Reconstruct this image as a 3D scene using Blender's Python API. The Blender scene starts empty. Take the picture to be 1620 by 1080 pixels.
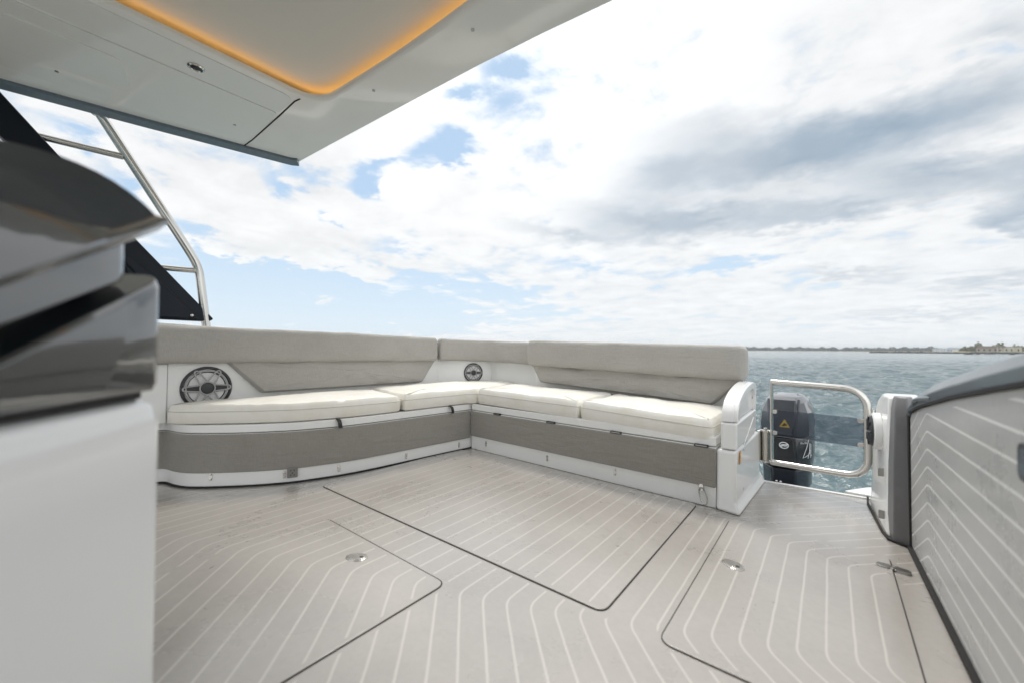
import bpy, bmesh, math, random
import numpy as np
from mathutils import Vector, Matrix, noise
R = math.radians
random.seed(7)
SC = bpy.context.scene
COL = SC.collection

# ------------------------------------------------------------------ shader helpers
class V:
    """a shader socket with arithmetic"""
    def __init__(s, nt, k): s.nt, s.k = nt, k
    def _m(s, op, *a, clamp=False):
        n = s.nt.nodes.new('ShaderNodeMath'); n.operation = op; n.use_clamp = clamp
        for i, v in enumerate((s,) + a):
            if isinstance(v, V): s.nt.links.new(v.k, n.inputs[i])
            else: n.inputs[i].default_value = v
        return V(s.nt, n.outputs[0])
    def __add__(s, o): return s._m('ADD', o)
    __radd__ = __add__
    def __sub__(s, o): return s._m('SUBTRACT', o)
    def __rsub__(s, o): return (s * -1.0) + o
    def __mul__(s, o): return s._m('MULTIPLY', o)
    __rmul__ = __mul__
    def __truediv__(s, o): return s._m('DIVIDE', o)
    def abs(s): return s._m('ABSOLUTE')
    def fract(s): return s._m('FRACT')
    def max(s, o): return s._m('MAXIMUM', o)
    def min(s, o): return s._m('MINIMUM', o)
    def smin(s, o, d): return s._m('SMOOTH_MIN', o, d)
    def pow(s, o): return s._m('POWER', o)
    def gt(s, o): return s._m('GREATER_THAN', o)
    def lt(s, o): return s._m('LESS_THAN', o)
    def clamp(s): return s._m('ADD', 0.0, clamp=True)
    def step(s, a, b):
        n = s.nt.nodes.new('ShaderNodeMapRange'); n.interpolation_type = 'SMOOTHSTEP'
        s.nt.links.new(s.k, n.inputs[0]); n.inputs[1].default_value = a; n.inputs[2].default_value = b
        return V(s.nt, n.outputs[0])

def node(nt, t, **kw):
    n = nt.nodes.new(t)
    for k, v in kw.items(): setattr(n, k, v)
    return n
def setin(nt, n, k, v):
    if isinstance(v, V): nt.links.new(v.k, n.inputs[k])
    elif hasattr(v, 'is_output'): nt.links.new(v, n.inputs[k])
    else: n.inputs[k].default_value = v
def c4(c): return (c[0], c[1], c[2], 1.0) if not isinstance(c, (V,)) else c
def mixc(nt, f, a, b):
    n = node(nt, 'ShaderNodeMix', data_type='RGBA')
    setin(nt, n, 0, f); setin(nt, n, 6, c4(a) if isinstance(a, tuple) else a); setin(nt, n, 7, c4(b) if isinstance(b, tuple) else b)
    return n.outputs[2]
def vmul(nt, v, s):
    n = node(nt, 'ShaderNodeVectorMath', operation='MULTIPLY'); setin(nt, n, 0, v); n.inputs[1].default_value = s
    return n.outputs[0]
def noi(nt, vec, scale, detail=3.0, rough=.5, dist=0.0):
    n = node(nt, 'ShaderNodeTexNoise'); setin(nt, n, 'Vector', vec)
    n.inputs['Scale'].default_value = scale; n.inputs['Detail'].default_value = detail
    n.inputs['Roughness'].default_value = rough; n.inputs['Distortion'].default_value = dist
    return V(nt, n.outputs['Fac'])
def xyz(nt, vec):
    n = node(nt, 'ShaderNodeSeparateXYZ'); setin(nt, n, 0, vec)
    return [V(nt, o) for o in n.outputs]
def comb(nt, x, y, z):
    n = node(nt, 'ShaderNodeCombineXYZ')
    for i, v in enumerate((x, y, z)): setin(nt, n, i, v)
    return n.outputs[0]
def pos(nt): return node(nt, 'ShaderNodeNewGeometry').outputs['Position']
def objc(nt): return node(nt, 'ShaderNodeTexCoord').outputs['Object']
def bump(nt, h, strength, dist):
    n = node(nt, 'ShaderNodeBump'); n.inputs['Strength'].default_value = strength; n.inputs['Distance'].default_value = dist
    setin(nt, n, 'Height', h); return n.outputs[0]
def mat(name, color=(.5, .5, .5), rough=.5, metal=0.0, coat=0.0, spec=.5, fn=None, coat_rough=.05, **kw):
    m = bpy.data.materials.new(name); m.use_nodes = True
    nt = m.node_tree; b = nt.nodes['Principled BSDF']
    b.inputs['Base Color'].default_value = c4(color); b.inputs['Roughness'].default_value = rough
    b.inputs['Metallic'].default_value = metal; b.inputs['Coat Weight'].default_value = coat
    b.inputs['Coat Roughness'].default_value = coat_rough; b.inputs['Specular IOR Level'].default_value = spec
    for k, v in kw.items(): b.inputs[k.replace('_', ' ')].default_value = v
    if fn: fn(nt, b)
    m.diffuse_color = c4(color)
    return m

def gel(c):                                       # gelcoat: faint waviness, dust
    def f(nt, b):
        p = pos(nt)
        d = noi(nt, p, 1.2, 3, .5)
        g = noi(nt, p, 60.0, 3, .6)
        k = d.step(.3, .75) * .35 + g.step(.55, .85) * .12
        setin(nt, b, 'Base Color', mixc(nt, k, c, tuple(x * f for x, f in zip(c, (.9, .895, .87)))))
        setin(nt, b, 'Roughness', d * .14 + .18)
        setin(nt, b, 'Normal', bump(nt, noi(nt, p, 5.0, 1), .03, .01))
    return f
def fab(c):                                       # woven outdoor fabric, slubby threads both ways
    def f(nt, b):
        p = objc(nt)
        a = noi(nt, vmul(nt, p, (1, 1, 14)), 40, 3, .6)
        w = noi(nt, vmul(nt, p, (12, 12, 1)), 26, 3, .6)
        l = noi(nt, p, 5, 4, .6)
        k = (a + w) * .5
        setin(nt, b, 'Base Color', mixc(nt, (k - .28) * 1.9 + (l - .5) * .5, tuple(x * .82 for x in c), tuple(x * 1.12 for x in c)))
        cr = noi(nt, vmul(nt, p, (2.2, 2.2, 9)), 2.2, 3, .55, .6)
        setin(nt, b, 'Normal', bump(nt, k * .5 + l * 1.6 + cr * 3.6, .40, .005))
        b.inputs['Sheen Weight'].default_value = .25
    return f
def vin(c):                                       # cream vinyl, fine grain, soft creases
    def f(nt, b):
        p = objc(nt)
        l = noi(nt, p, 6, 4, .6)
        g = noi(nt, p, 240, 2)
        setin(nt, b, 'Base Color', mixc(nt, l.step(.35, .75), c, tuple(x * y for x, y in zip(c, (.93, .91, .86)))))
        setin(nt, b, 'Normal', bump(nt, l * 3.0 + g * .12, .28, .006))
    return f

HATCH = {'big': (-2.174, 1.062, -.508, 2.088), 'fwd': (-1.732, -.25, -.963, .873), 'walk': (-.348, 1.048, .163, 2.0)}
def lines_of(k, per, w):
    d = ((k + .5).fract() - .5).abs() / per
    return 1.0 - d.step(w - .0009, w + .0009)
def decking(nt, b, wall=False):
    p = pos(nt); x, y, z = xyz(nt, p)
    wob = (noi(nt, p, 9, 2) - .5) * .004
    if not wall:
        df = (x + y) * .70711 - .880
        da = (x - y) * .70711 + 1.3046
        d = x.smin(df, .035).smin(da, .03) + wob
        dm = d.max(-1.2)
        k = (dm * 17.3 + dm * dm * 1.63) * -1.0 + 1.80 + ((d * -1.0) - 1.2).max(0.0) * 13.39
        ln = lines_of(k, 15.9, .0031)
        for (x0, y0, x1, y1) in HATCH.values():
            s = ((x - (x0 + x1) / 2).abs() - (x1 - x0) / 2).max((y - (y0 + y1) / 2).abs() - (y1 - y0) / 2)
            ln = ln * s.abs().gt(.016)
        ln = ln * (1.0 - x.gt(.168) * y.lt(1.80))
        base, lc = (.385, .356, .324), (.515, .483, .444)
    else:
        # planks run level along the panel and turn down towards its after end
        zz = (z * -1.0).smin((z + (y - 1.862) * .56) * -1.0, .02) * -1.0 + wob * .5
        ln = lines_of((zz - .549) / .0575, 1 / .0575, .0033)
        top = (y * -.152 + .862) - .022                     # under the curved top edge
        ln = ln * z.lt(top)
        base, lc = (.485, .482, .472), (.80, .795, .785)
    st = noi(nt, p, 2.2, 6, .62, .4)
    fine = noi(nt, p, 55, 4, .65)
    spk = noi(nt, p, 30, 3, .6).step(.50, .80)
    reg = noi(nt, p, 1.3, 2).step(.42, .62)
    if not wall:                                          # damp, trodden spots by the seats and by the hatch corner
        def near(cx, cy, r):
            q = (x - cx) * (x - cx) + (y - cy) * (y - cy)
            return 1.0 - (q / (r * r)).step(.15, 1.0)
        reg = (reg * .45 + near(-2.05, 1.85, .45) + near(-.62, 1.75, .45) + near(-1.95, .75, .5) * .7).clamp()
        trail = noi(nt, vmul(nt, p, (1, 4, 1)), 5, 4, .7).step(.62, .8) * (near(.0, 2.25, .35) + near(-1.5, .4, .5) * .4)
    else:
        streak = noi(nt, vmul(nt, p, (1, 9, 1.1)), 5, 3, .6, .3).step(.52, .75)
        def pat(cy, cz, r):
            q = (y - cy) * (y - cy) + (z - cz) * (z - cz)
            return 1.0 - (q / (r * r)).step(.1, 1.0)
        reg = (pat(1.17, .45, .22) * .7 + pat(1.45, .28, .3) * .25 + pat(1.98, .2, .16) * .8).clamp()
        spk = (streak + spk * .3).clamp()
        trail = reg * 0.0
    k = ((st - .5) * 1.1 + (fine - .5) * .5 + .5).clamp()
    c = mixc(nt, k, tuple(v * .78 for v in base), tuple(v * 1.16 for v in base))
    c = mixc(nt, ln, c, lc)
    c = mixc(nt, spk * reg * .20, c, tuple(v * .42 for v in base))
    c = mixc(nt, trail * .35, c, (.72, .71, .69))
    setin(nt, b, 'Base Color', c)
    setin(nt, b, 'Roughness', (st - .5) * .4 + .30 - spk * reg * .03)
    setin(nt, b, 'Normal', bump(nt, fine + ln * -.6, .12, .002))

M = {}
M['gel'] = mat('white_gelcoat', (.80, .80, .785), .25, coat=.35, fn=gel((.84, .84, .83)))
M['roofgel'] = mat('roof_gelcoat', (.90, .905, .87), .22, coat=.7, fn=gel((.90, .905, .87)))
M['ceil'] = mat('ceiling_liner', (.70, .69, .64), .7)
M['fabric'] = mat('grey_weave', (.33, .312, .28), .85, spec=.25, fn=fab((.415, .397, .365)))
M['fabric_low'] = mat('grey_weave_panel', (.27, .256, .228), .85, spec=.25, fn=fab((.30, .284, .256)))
M['vinyl'] = mat('cream_vinyl', (.76, .74, .68), .45, fn=vin((.82, .80, .745)))
M['seam'] = mat('cushion_seam', (.57, .55, .49), .6)
M['deck'] = mat('deck_vinyl', (.5, .48, .45), .45, spec=.6, coat=1.0, coat_rough=.22, Coat_IOR=1.65, fn=lambda nt, b: decking(nt, b))
M['wallpanel'] = mat('side_vinyl', (.4, .4, .4), .45, fn=lambda nt, b: decking(nt, b, True))
M['rubber'] = mat('black_rubber', (.022, .021, .021), .7, spec=.3)
M['plastic'] = mat('black_plastic', (.02, .02, .021), .35)
M['greyplastic'] = mat('grey_plastic', (.22, .21, .2), .4)
def brushed(nt, b):
    p = objc(nt)
    setin(nt, b, 'Roughness', noi(nt, p, 30, 4) * .16 + .06)
M['steel'] = mat('stainless', (.66, .64, .60), .12, 1.0, fn=brushed)
M['steeldull'] = mat('stainless_dull', (.36, .35, .33), .3, 1.0)
M['silver'] = mat('silver_paint', (.38, .38, .378), .35, .1)
M['basket'] = mat('speaker_basket', (.03, .032, .034), .4)
M['cone'] = mat('speaker_cone', (.045, .046, .048), .5)
M['navy'] = mat('navy_gloss', (.006, .010, .018), .3, spec=.25, fn=lambda nt, b: setin(nt, b, 'Roughness', noi(nt, pos(nt), 4, 4) * .25 + .22))
M['black'] = mat('tinted_pane', (.003, .003, .004), .3)
M['bluegrey'] = mat('blue_grey_trim', (.16, .21, .25), .3, coat=.3)
def dusty(c):
    def f(nt, b):
        p = pos(nt); st = noi(nt, vmul(nt, p, (1, 3, 1)), 6, 5, .65)
        setin(nt, b, 'Base Color', mixc(nt, st.step(.35, .75), c, tuple(v * 1.3 + .01 for v in c)))
        setin(nt, b, 'Roughness', st * .3 + .2)
    return f
M['cap'] = mat('slate_cap', (.105, .13, .15), .35, coat=.4, fn=dusty((.105, .13, .15)))
M['trimgrey'] = mat('grey_trim', (.15, .147, .15), .35, fn=dusty((.15, .147, .15)))
M['cowlgrey'] = mat('cowl_grey', (.04, .044, .054), .22, coat=.8, fn=dusty((.030, .034, .043)))
M['cowlblack'] = mat('cowl_black', (.012, .013, .016), .25, coat=.4)
M['cowlnavy'] = mat('cowl_navy', (.02, .024, .034), .25, coat=.4)
M['yellow'] = mat('warning_yellow', (.80, .50, .04), .4)
M['orange'] = mat('rust_sticker', (.62, .30, .06), .5)
M['white'] = mat('white_print', (.75, .76, .77), .4)
M['red'] = mat('red_print', (.4, .03, .03), .4)
M['conslate'] = mat('console_slate', (.010, .014, .017), .3, spec=.3, coat=1.0, coat_rough=.06, Coat_IOR=2.0)
M['padding'] = mat('charcoal_vinyl', (.032, .037, .041), .65, spec=.35, fn=vin((.032, .037, .041)))
M['beige'] = mat('beige_canvas', (.5, .46, .38), .8)
M['acrylic'] = mat('smoked_acrylic', (.42, .45, .50), .0, spec=.6, Transmission_Weight=.95, IOR=1.02)
def led(nt, b):
    b.inputs['Emission Color'].default_value = (1.0, .50, .13, 1); b.inputs['Emission Strength'].default_value = 3.0
M['led'] = mat('amber_light', (.8, .5, .1), .5, fn=led)

# ------------------------------------------------------------------ mesh helpers
def build(name, bm, m, parent=None, bev=0.0, seg=2, ang=35, smooth=True):
    me = bpy.data.meshes.new(name)
    bmesh.ops.remove_doubles(bm, verts=bm.verts, dist=1e-6)
    bmesh.ops.recalc_face_normals(bm, faces=bm.faces)
    bm.to_mesh(me); bm.free()
    for mm in (m if isinstance(m, list) else [m]): me.materials.append(mm)
    o = bpy.data.objects.new(name, me); COL.objects.link(o)
    if smooth:
        me.polygons.foreach_set('use_smooth', [True] * len(me.polygons))
        me.set_sharp_from_angle(angle=R(ang))
    if bev:
        md = o.modifiers.new('bevel', 'BEVEL'); md.width = bev; md.segments = seg
        md.limit_method = 'ANGLE'; md.angle_limit = R(30); md.harden_normals = True
    if parent is not None:
        o.parent = parent; o.matrix_parent_inverse = Matrix.Translation(-parent.location)
    return o
def tag(o, label, cat, group=None, kind=None):
    if kind: o['kind'] = kind
    if label: o['label'] = label
    if cat: o['category'] = cat
    if group: o['group'] = group
    return o
def thing(name, loc, label, cat, group=None):
    o = bpy.data.objects.new(name, None); COL.objects.link(o); o.location = loc; o.empty_display_size = .1
    return tag(o, label, cat, group)
def BM(): return bmesh.new()
def prism(bm, pts, fn, h0, h1, mi=0):
    lo = [bm.verts.new(fn(a, b, h0)) for a, b in pts]; hi = [bm.verts.new(fn(a, b, h1)) for a, b in pts]
    n = len(pts); fs = [bm.faces.new(lo[::-1]), bm.faces.new(hi)]
    for i in range(n): fs.append(bm.faces.new((lo[i], lo[(i + 1) % n], hi[(i + 1) % n], hi[i])))
    for f in fs: f.material_index = mi
    return bm
XY = lambda a, b, h: (a, b, h)
YZ = lambda a, b, h: (h, a, b)
XZ = lambda a, b, h: (a, h, b)
def box(bm, x0, y0, z0, x1, y1, z1): return prism(bm, [(x0, y0), (x1, y0), (x1, y1), (x0, y1)], XY, z0, z1)
def fil(pts, r, n=6, closed=True):
    """round the corners of a 2D or 3D polyline"""
    P = [Vector(p) for p in pts]; out = []; N = len(P)
    for i in range(N):
        if not closed and i in (0, N - 1): out.append(P[i]); continue
        a, b, c = P[i - 1], P[i], P[(i + 1) % N]
        rr = r[i] if isinstance(r, (list, tuple)) else r
        u, v = (a - b), (c - b); t = min(rr, u.length * .49, v.length * .49)
        if t < 1e-5: out.append(b); continue
        p0, p1 = b + u.normalized() * t, b + v.normalized() * t
        for k in range(n + 1):
            s = k / n; out.append(p0 * (1 - s) ** 2 + b * 2 * s * (1 - s) + p1 * s * s)
    return [tuple(p) for p in out]
def dens(pts, d, closed=True):
    out = []; N = len(pts)
    for i in range(N if closed else N - 1):
        a, b = Vector(pts[i]), Vector(pts[(i + 1) % N]); n = max(1, int((b - a).length / d))
        out += [tuple(a.lerp(b, k / n)) for k in range(n)]
    if not closed: out.append(pts[-1])
    return out
def tube(bm, pts, r, seg=12, closed=False, mi=0):
    P = [Vector(p) for p in pts]; N = len(P); rings = []
    t0 = (P[1] - P[0]).normalized(); up = Vector((0, 0, 1)) if abs(t0.z) < .9 else Vector((1, 0, 0))
    nrm = t0.cross(up).normalized()
    for i in range(N):
        if closed: t = (P[(i + 1) % N] - P[i - 1]).normalized()
        else: t = (P[min(i + 1, N - 1)] - P[max(i - 1, 0)]).normalized()
        nrm = (nrm - t * nrm.dot(t)).normalized(); bn = t.cross(nrm)
        rr = r[i] if isinstance(r, (list, tuple)) else r
        rings.append([bm.verts.new(P[i] + (nrm * math.cos(2 * math.pi * k / seg) + bn * math.sin(2 * math.pi * k / seg)) * rr) for k in range(seg)])
    for i in range(N if closed else N - 1):
        a, b = rings[i], rings[(i + 1) % N]
        for k in range(seg):
            f = bm.faces.new((a[k], a[(k + 1) % seg], b[(k + 1) % seg], b[k])); f.material_index = mi
    if not closed: bm.faces.new(rings[0][::-1]).material_index = mi; bm.faces.new(rings[-1]).material_index = mi
    return bm
def loft(bm, secs, cap=True):
    rings = [[bm.verts.new(p) for p in s] for s in secs]; n = len(rings[0])
    for a, b in zip(rings, rings[1:]):
        for k in range(n): bm.faces.new((a[k], a[(k + 1) % n], b[(k + 1) % n], b[k]))
    if cap: bm.faces.new(rings[0][::-1]); bm.faces.new(rings[-1])
    return bm
def lathe(bm, prof, fr, seg=32):
    """profile of (radius, height) turned about the N axis of frame fr"""
    o, U, Vv, N = fr; rings = []
    for r, h in prof:
        rings.append([bm.verts.new(o + U * (r * math.cos(2 * math.pi * k / seg)) + Vv * (r * math.sin(2 * math.pi * k / seg)) + N * h) for k in range(seg)])
    for a, b in zip(rings, rings[1:]):
        for k in range(seg): bm.faces.new((a[k], a[(k + 1) % seg], b[(k + 1) % seg], b[k]))
    bm.faces.new(rings[0][::-1]); bm.faces.new(rings[-1])
    return bm
def frame(o, U, Vv):
    U = Vector(U).normalized(); Vv = Vector(Vv); Vv = (Vv - U * Vv.dot(U)).normalized()
    return (Vector(o), U, Vv, U.cross(Vv))
def fp(fr): return lambda a, b, h: fr[0] + fr[1] * a + fr[2] * b + fr[3] * h
FLAT = frame((0, 0, 0), (1, 0, 0), (0, 1, 0))

def cushion(pts, z0, z1, r, crown, fr=FLAT, rc=.03, wr=.002, step=.03, tilt=None, seed=0):
    """a stuffed cushion: rounded outline, soft edges, crowned and slightly wrinkled top"""
    P = dens(fil(pts, rc, 5), step); n = len(P); f = fp(fr)
    A = sum(P[i][0] * P[(i + 1) % n][1] - P[(i + 1) % n][0] * P[i][1] for i in range(n))
    if A < 0: P = P[::-1]
    P = [Vector(p) for p in P]
    nin = []
    for i in range(n):
        t = (P[(i + 1) % n] - P[i - 1]).normalized(); nin.append(Vector((-t.y, t.x)))
    c = sum(P, Vector((0, 0))) / n
    H = z1 - z0; rings = []
    prof = [(r * .5, 0), (r * .12, r * .18), (0, r * .5), (-.003, H * .5), (0, H - r), (r * .13, H - r * .5), (r * .42, H - r * .13), (r, H)]
    for ins, h in prof: rings.append([(p + q * ins, h) for p, q in zip(P, nin)])
    base = [a[0] for a in rings[-1]]
    for s in (.06, .16, .3, .48, .68, .87): rings.append([(b.lerp(c, s), H + crown * (1 - (1 - s) ** 3)) for b in base])
    bm = BM(); vr = []
    def wz(p, h, k):
        w = noise.noise(Vector((p.x * 6 + seed, p.y * 6, k * .1))) * wr * 2 + noise.noise(Vector((p.x * 17, p.y * 17 + seed, h * 9))) * wr
        return z0 + h + w * min(1, h / H) + (tilt(p.x, p.y) if tilt else 0)
    for k, rg in enumerate(rings): vr.append([bm.verts.new(f(p.x, p.y, wz(p, h, k))) for p, h in rg])
    for a, b in zip(vr, vr[1:]):
        for i in range(n): bm.faces.new((a[i], a[(i + 1) % n], b[(i + 1) % n], b[i]))
    cv = bm.verts.new(f(c.x, c.y, wz(c, H + crown, 9)))
    for i in range(n): bm.faces.new((vr[-1][i], vr[-1][(i + 1) % n], cv))
    bm.faces.new(vr[0][::-1])
    pipe = [f((p - q * .0005).x, (p - q * .0005).y, z0 + H - r * .95 + (tilt(p.x, p.y) if tilt else 0)) for p, q in zip(P, nin)]
    return bm, pipe
def sweep(path, prof, side, endr=.04, wr=.0, seed=0, zs=None):
    """profile (out, up) swept along a path in plan; rounded ends; 'side' +1 puts 'out' to the right of travel"""
    P = [Vector(p) for p in path]; N = len(P); L = [0]
    for a, b in zip(P, P[1:]): L.append(L[-1] + (b - a).length)
    ca = sum(p[0] for p in prof) / len(prof); cb = sum(p[1] for p in prof) / len(prof)
    bm = BM(); secs = []
    ring = []
    def at(s):
        for i in range(N - 1):
            if s <= L[i + 1] or i == N - 2:
                t = (s - L[i]) / (L[i + 1] - L[i]); return P[i].lerp(P[i + 1], t), i
    T = L[-1]; S = []
    if endr: S += [(endr * (1 - math.cos(a)), .55 + .45 * math.sin(a)) for a in (0, .35, .7, 1.05, 1.57)]
    else: S += [(0, 1)]
    n = max(2, int(T / .04)); e = endr if endr else 0
    S += [(e + (T - 2 * e) * k / n, 1) for k in range(1, n)]
    if endr: S += [(T - endr * (1 - math.cos(a)), .55 + .45 * math.sin(a)) for a in (1.57, 1.05, .7, .35, 0)]
    else: S += [(T, 1)]
    for s, sc in S:
        p, i = at(s); p0 = at(max(0, s - .05))[0]; p1 = at(min(T, s + .05))[0]
        t = (p1 - p0); t.z = 0; t.normalize(); nr = Vector((t.y, -t.x, 0)) * side
        zk = zs(s / T) if zs else 1
        sec = []
        for a, b in prof:
            aa, bb = ca + (a - ca) * sc, (cb + (b - cb) * sc) * zk
            q = p + nr * aa + Vector((0, 0, bb))
            if wr: 
                w = noise.noise(Vector((s * 7 + seed, b * 14, a * 6))) * wr + noise.noise(Vector((s * 22, b * 40 + seed, 1))) * wr * .4
                q += nr * w + Vector((0, 0, w * .6))
            sec.append(q)
        secs.append(sec)
    return loft(bm, secs)
def superel(a, b, n=24, e=.45, ca=0, cb=0):
    out = []
    for k in range(n):
        t = 2 * math.pi * k / n; c, s = math.cos(t), math.sin(t)
        out.append((ca + a * math.copysign(abs(c) ** e, c), cb + b * math.copysign(abs(s) ** e, s)))
    return out
def ribbon(path, z0, z1, th): return sweep([(x, y, 0) for x, y in path], [(-.01, z0), (th, z0), (th, z1), (-.01, z1)], 1, 0)

# ------------------------------------------------------------------ camera
YAW, PITCH, ROLL, CAMZ = math.atan2(502, 630), R(1.05), R(.3), .75
fw = Vector((-math.sin(YAW) * math.cos(PITCH), math.cos(YAW) * math.cos(PITCH), math.sin(PITCH)))
r0 = Vector((math.cos(YAW), math.sin(YAW), 0)); u0 = r0.cross(fw)
rt = r0 * math.cos(ROLL) + u0 * math.sin(ROLL); up = u0 * math.cos(ROLL) - r0 * math.sin(ROLL)
cd = bpy.data.cameras.new('camera'); cam = bpy.data.objects.new('camera', cd); COL.objects.link(cam)
m4 = Matrix((rt, up, -fw)).transposed().to_4x4(); m4.translation = (0, 0, CAMZ); cam.matrix_world = m4
cd.sensor_width = 36; cd.lens = 14.0; cd.clip_start = .02; cd.clip_end = 20000
cd.dof.use_dof = True; cd.dof.focus_distance = 2.8; cd.dof.aperture_fstop = 1.6
SC.camera = cam

# ------------------------------------------------------------------ sky, sun
SUN_AZ, SUN_EL = -40, 64
w = bpy.data.worlds.new('World'); SC.world = w; w.use_nodes = True; nt = w.node_tree
bg = nt.nodes['Background']; bg.inputs[1].default_value = .1
sky = node(nt, 'ShaderNodeTexSky', sky_type='NISHITA', sun_disc=False)
sky.sun_elevation = R(SUN_EL); sky.sun_rotation = R(SUN_AZ); sky.air_density = 1.0; sky.dust_density = .6; sky.ozone_density = 1.0
dirv = node(nt, 'ShaderNodeNewGeometry').outputs['Incoming']
dirv = vmul(nt, dirv, (-1, -1, -1))
dx, dy, dz = xyz(nt, dirv)
az = dx._m('ARCTAN2', dy) * 57.2958
el = dz._m('ARCSINE') * 57.2958
pv = comb(nt, az, el, 0.0)
zz = dz.max(0.0) + .13
cp = comb(nt, dx / zz, dy / zz, 0.0)
n1 = noi(nt, cp, 1.5, 9, .56, .25)
n2 = noi(nt, cp, 4.2, 8, .6, .3)
n3 = noi(nt, cp, .75, 5, .55)
warp = (n2 - .5)
pvw = comb(nt, az + (n2 - .5) * 9.0 + (n1 - .5) * 6.0, el + (noi(nt, cp, 5.0, 6, .6) - .5) * 5.5, 0.0)
BL = [
('g',-52.6,24.1,7.4,2.3,18,0.75), ('g',-57.2,21.9,3.6,1.8,-154,0.60), ('g',-48.7,26.1,3.1,2.3,-3,0.50),
('g',-40.6,35.0,2.6,0.7,4,0.36), ('g',-46.5,32.7,3.3,0.7,18,0.25), ('g',-60.3,6.8,17.2,4.1,-4,0.50),
('g',-70.4,6.1,10.1,4.3,-1,0.45), ('g',-53.8,13.5,4.5,1.9,-13,0.25), ('g',-76.6,10.6,6.8,3.4,-25,0.35),
('g',-79.2,5.4,4.9,3.4,-22,0.40), ('g',-63.1,17.0,2.6,1.0,-41,0.55), ('g',-69.6,18.9,3.0,1.2,-36,0.30),
('g',-60.2,4.2,17.1,1.9,-2,0.55), ('g',-48.5,9.0,9.1,2.0,-6,0.30), ('g',-27.8,11.7,6.9,1.5,-6,0.28),
('g',-36.8,7.4,6.4,1.3,-7,0.25), ('g',-8.1,10.8,6.0,0.8,2,0.28), ('g',-12.7,10.0,4.6,0.8,-0,0.25),
('g',-86.1,19.8,3.3,1.0,-17,0.30), ('d',13.6,11.0,1.9,1.3,-46,0.90), ('g',-82.9,15.8,2.1,1.0,-46,0.25),
('g',-30.4,4.7,12.7,1.0,-1,0.20), ('c',-69.1,12.7,7.3,1.6,10,0.45), ('c',-72.1,14.7,5.0,1.2,0,0.30),
('c',-74.7,17.8,5.4,2.5,-3,0.35), ('c',-58.3,9.6,2.7,0.8,-2,0.45), ('c',-73.0,11.1,2.6,0.6,-1,0.40),
('c',-63.5,18.6,3.1,1.7,-2,0.35), ('c',-64.8,6.5,4.6,0.5,0,0.30), ('c',-53.8,11.4,5.2,1.4,-2,0.30),
('c',-65.6,11.2,3.7,0.6,-1,0.35), ('c',-60.5,25.8,5.3,1.8,23,0.40), ('c',-48.6,20.8,8.7,4.0,-20,0.35),
('d',4.8,22.2,9.7,2.2,-2,0.85), ('d',-3.5,21.7,9.2,2.2,1,0.75), ('d',-11.5,25.8,8.7,2.7,-7,0.25),
('d',8.4,17.0,6.5,1.5,-12,0.60), ('d',13.7,14.0,2.6,1.9,-6,0.60), ('d',-11.6,16.5,9.8,1.8,-1,0.65),
('d',-20.9,17.0,8.0,2.1,-10,0.35), ('d',-16.9,21.3,7.7,2.8,12,0.25), ('d',2.2,15.2,7.0,1.2,1,0.45),
('d',-16.9,22.8,4.6,1.9,-2,0.25), ('d',-30.0,15.9,7.5,1.1,-8,0.30), ('d',1.0,8.2,4.6,0.6,-9,0.30),
('d',11.5,6.2,3.5,0.8,2,0.40), ('d',8.2,3.7,6.0,0.5,-1,0.30), ('d',11.7,26.3,2.9,1.1,-14,0.25),
('d',-25.2,37.6,11.7,3.3,-12,0.12), ('d',-48.8,36.7,9.2,2.7,10,0.10), ('w',9.3,26.1,3.9,1.0,-11,0.50),
('w',-1.7,13.2,7.4,1.0,-0,0.40), ('w',10.8,9.8,2.2,0.9,-4,0.50), ('w',-4.0,29.9,5.3,2.3,-3,0.30)]
acc = {}
for kd, a0, e0, ra, rb, th, amp in BL:
    mp = node(nt, 'ShaderNodeMapping', vector_type='TEXTURE')
    nt.links.new(pvw, mp.inputs[0]); mp.inputs[1].default_value = (a0, e0, 0); mp.inputs[2].default_value = (0, 0, R(th))
    mp.inputs[3].default_value = (ra * 1.9, rb * 1.9, 1)
    g = node(nt, 'ShaderNodeTexGradient', gradient_type='QUADRATIC_SPHERE'); nt.links.new(mp.outputs[0], g.inputs[0])
    t = V(nt, g.outputs['Fac']) * (amp * 1.9)
    acc[kd] = acc[kd] + t if kd in acc else t
dn = n1 * 1.05 + n2 * .80 - .25 - acc['g'].min(.85) * .56 + acc['c'] * 1.0 + acc['d'].min(1.0) * .3 + (az + 45).step(0, 30) * .05
cov = dn.step(.40, .68)
dark = (acc['d'] * 1.0 * (n1 * .9 + n3 * .5 + .25) - acc['w'] * .35).max(0.0)
dark = (dark + (n3 - .50) * .5 * (az + 45).step(0, 40) + (n1 - .5) * .35 * (az + 50).step(0, 40)).max(0.0)
dark = dark / (dark + .62)
glare = (1.0 - ((az + 34) * (az + 34) / 1700.0 + (el - 34) * (el - 34) / 800.0).min(1.0))
lum = ((n1 - .5) * 3.6 + (n2 - .5) * 3.2 + 8.35).max(6.9).min(9.9) + glare * glare * 1.3
sunv = (math.sin(R(SUN_AZ)) * math.cos(R(SUN_EL)), math.cos(R(SUN_AZ)) * math.cos(R(SUN_EL)), math.sin(R(SUN_EL)))
cs_ = (dx * sunv[0] + dy * sunv[1] + dz * sunv[2]).max(0.0)
behind = ((dx * .62 - dy * .78)).step(-.1, .7)  # unseen sky behind the camera, brightness added as fill for faces turned this way
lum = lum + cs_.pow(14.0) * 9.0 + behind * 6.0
cl = node(nt, 'ShaderNodeVectorMath', operation='SCALE')
cl.inputs[0].default_value = (.985, 1.0, 1.012); nt.links.new(lum.k, cl.inputs['Scale'])
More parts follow.
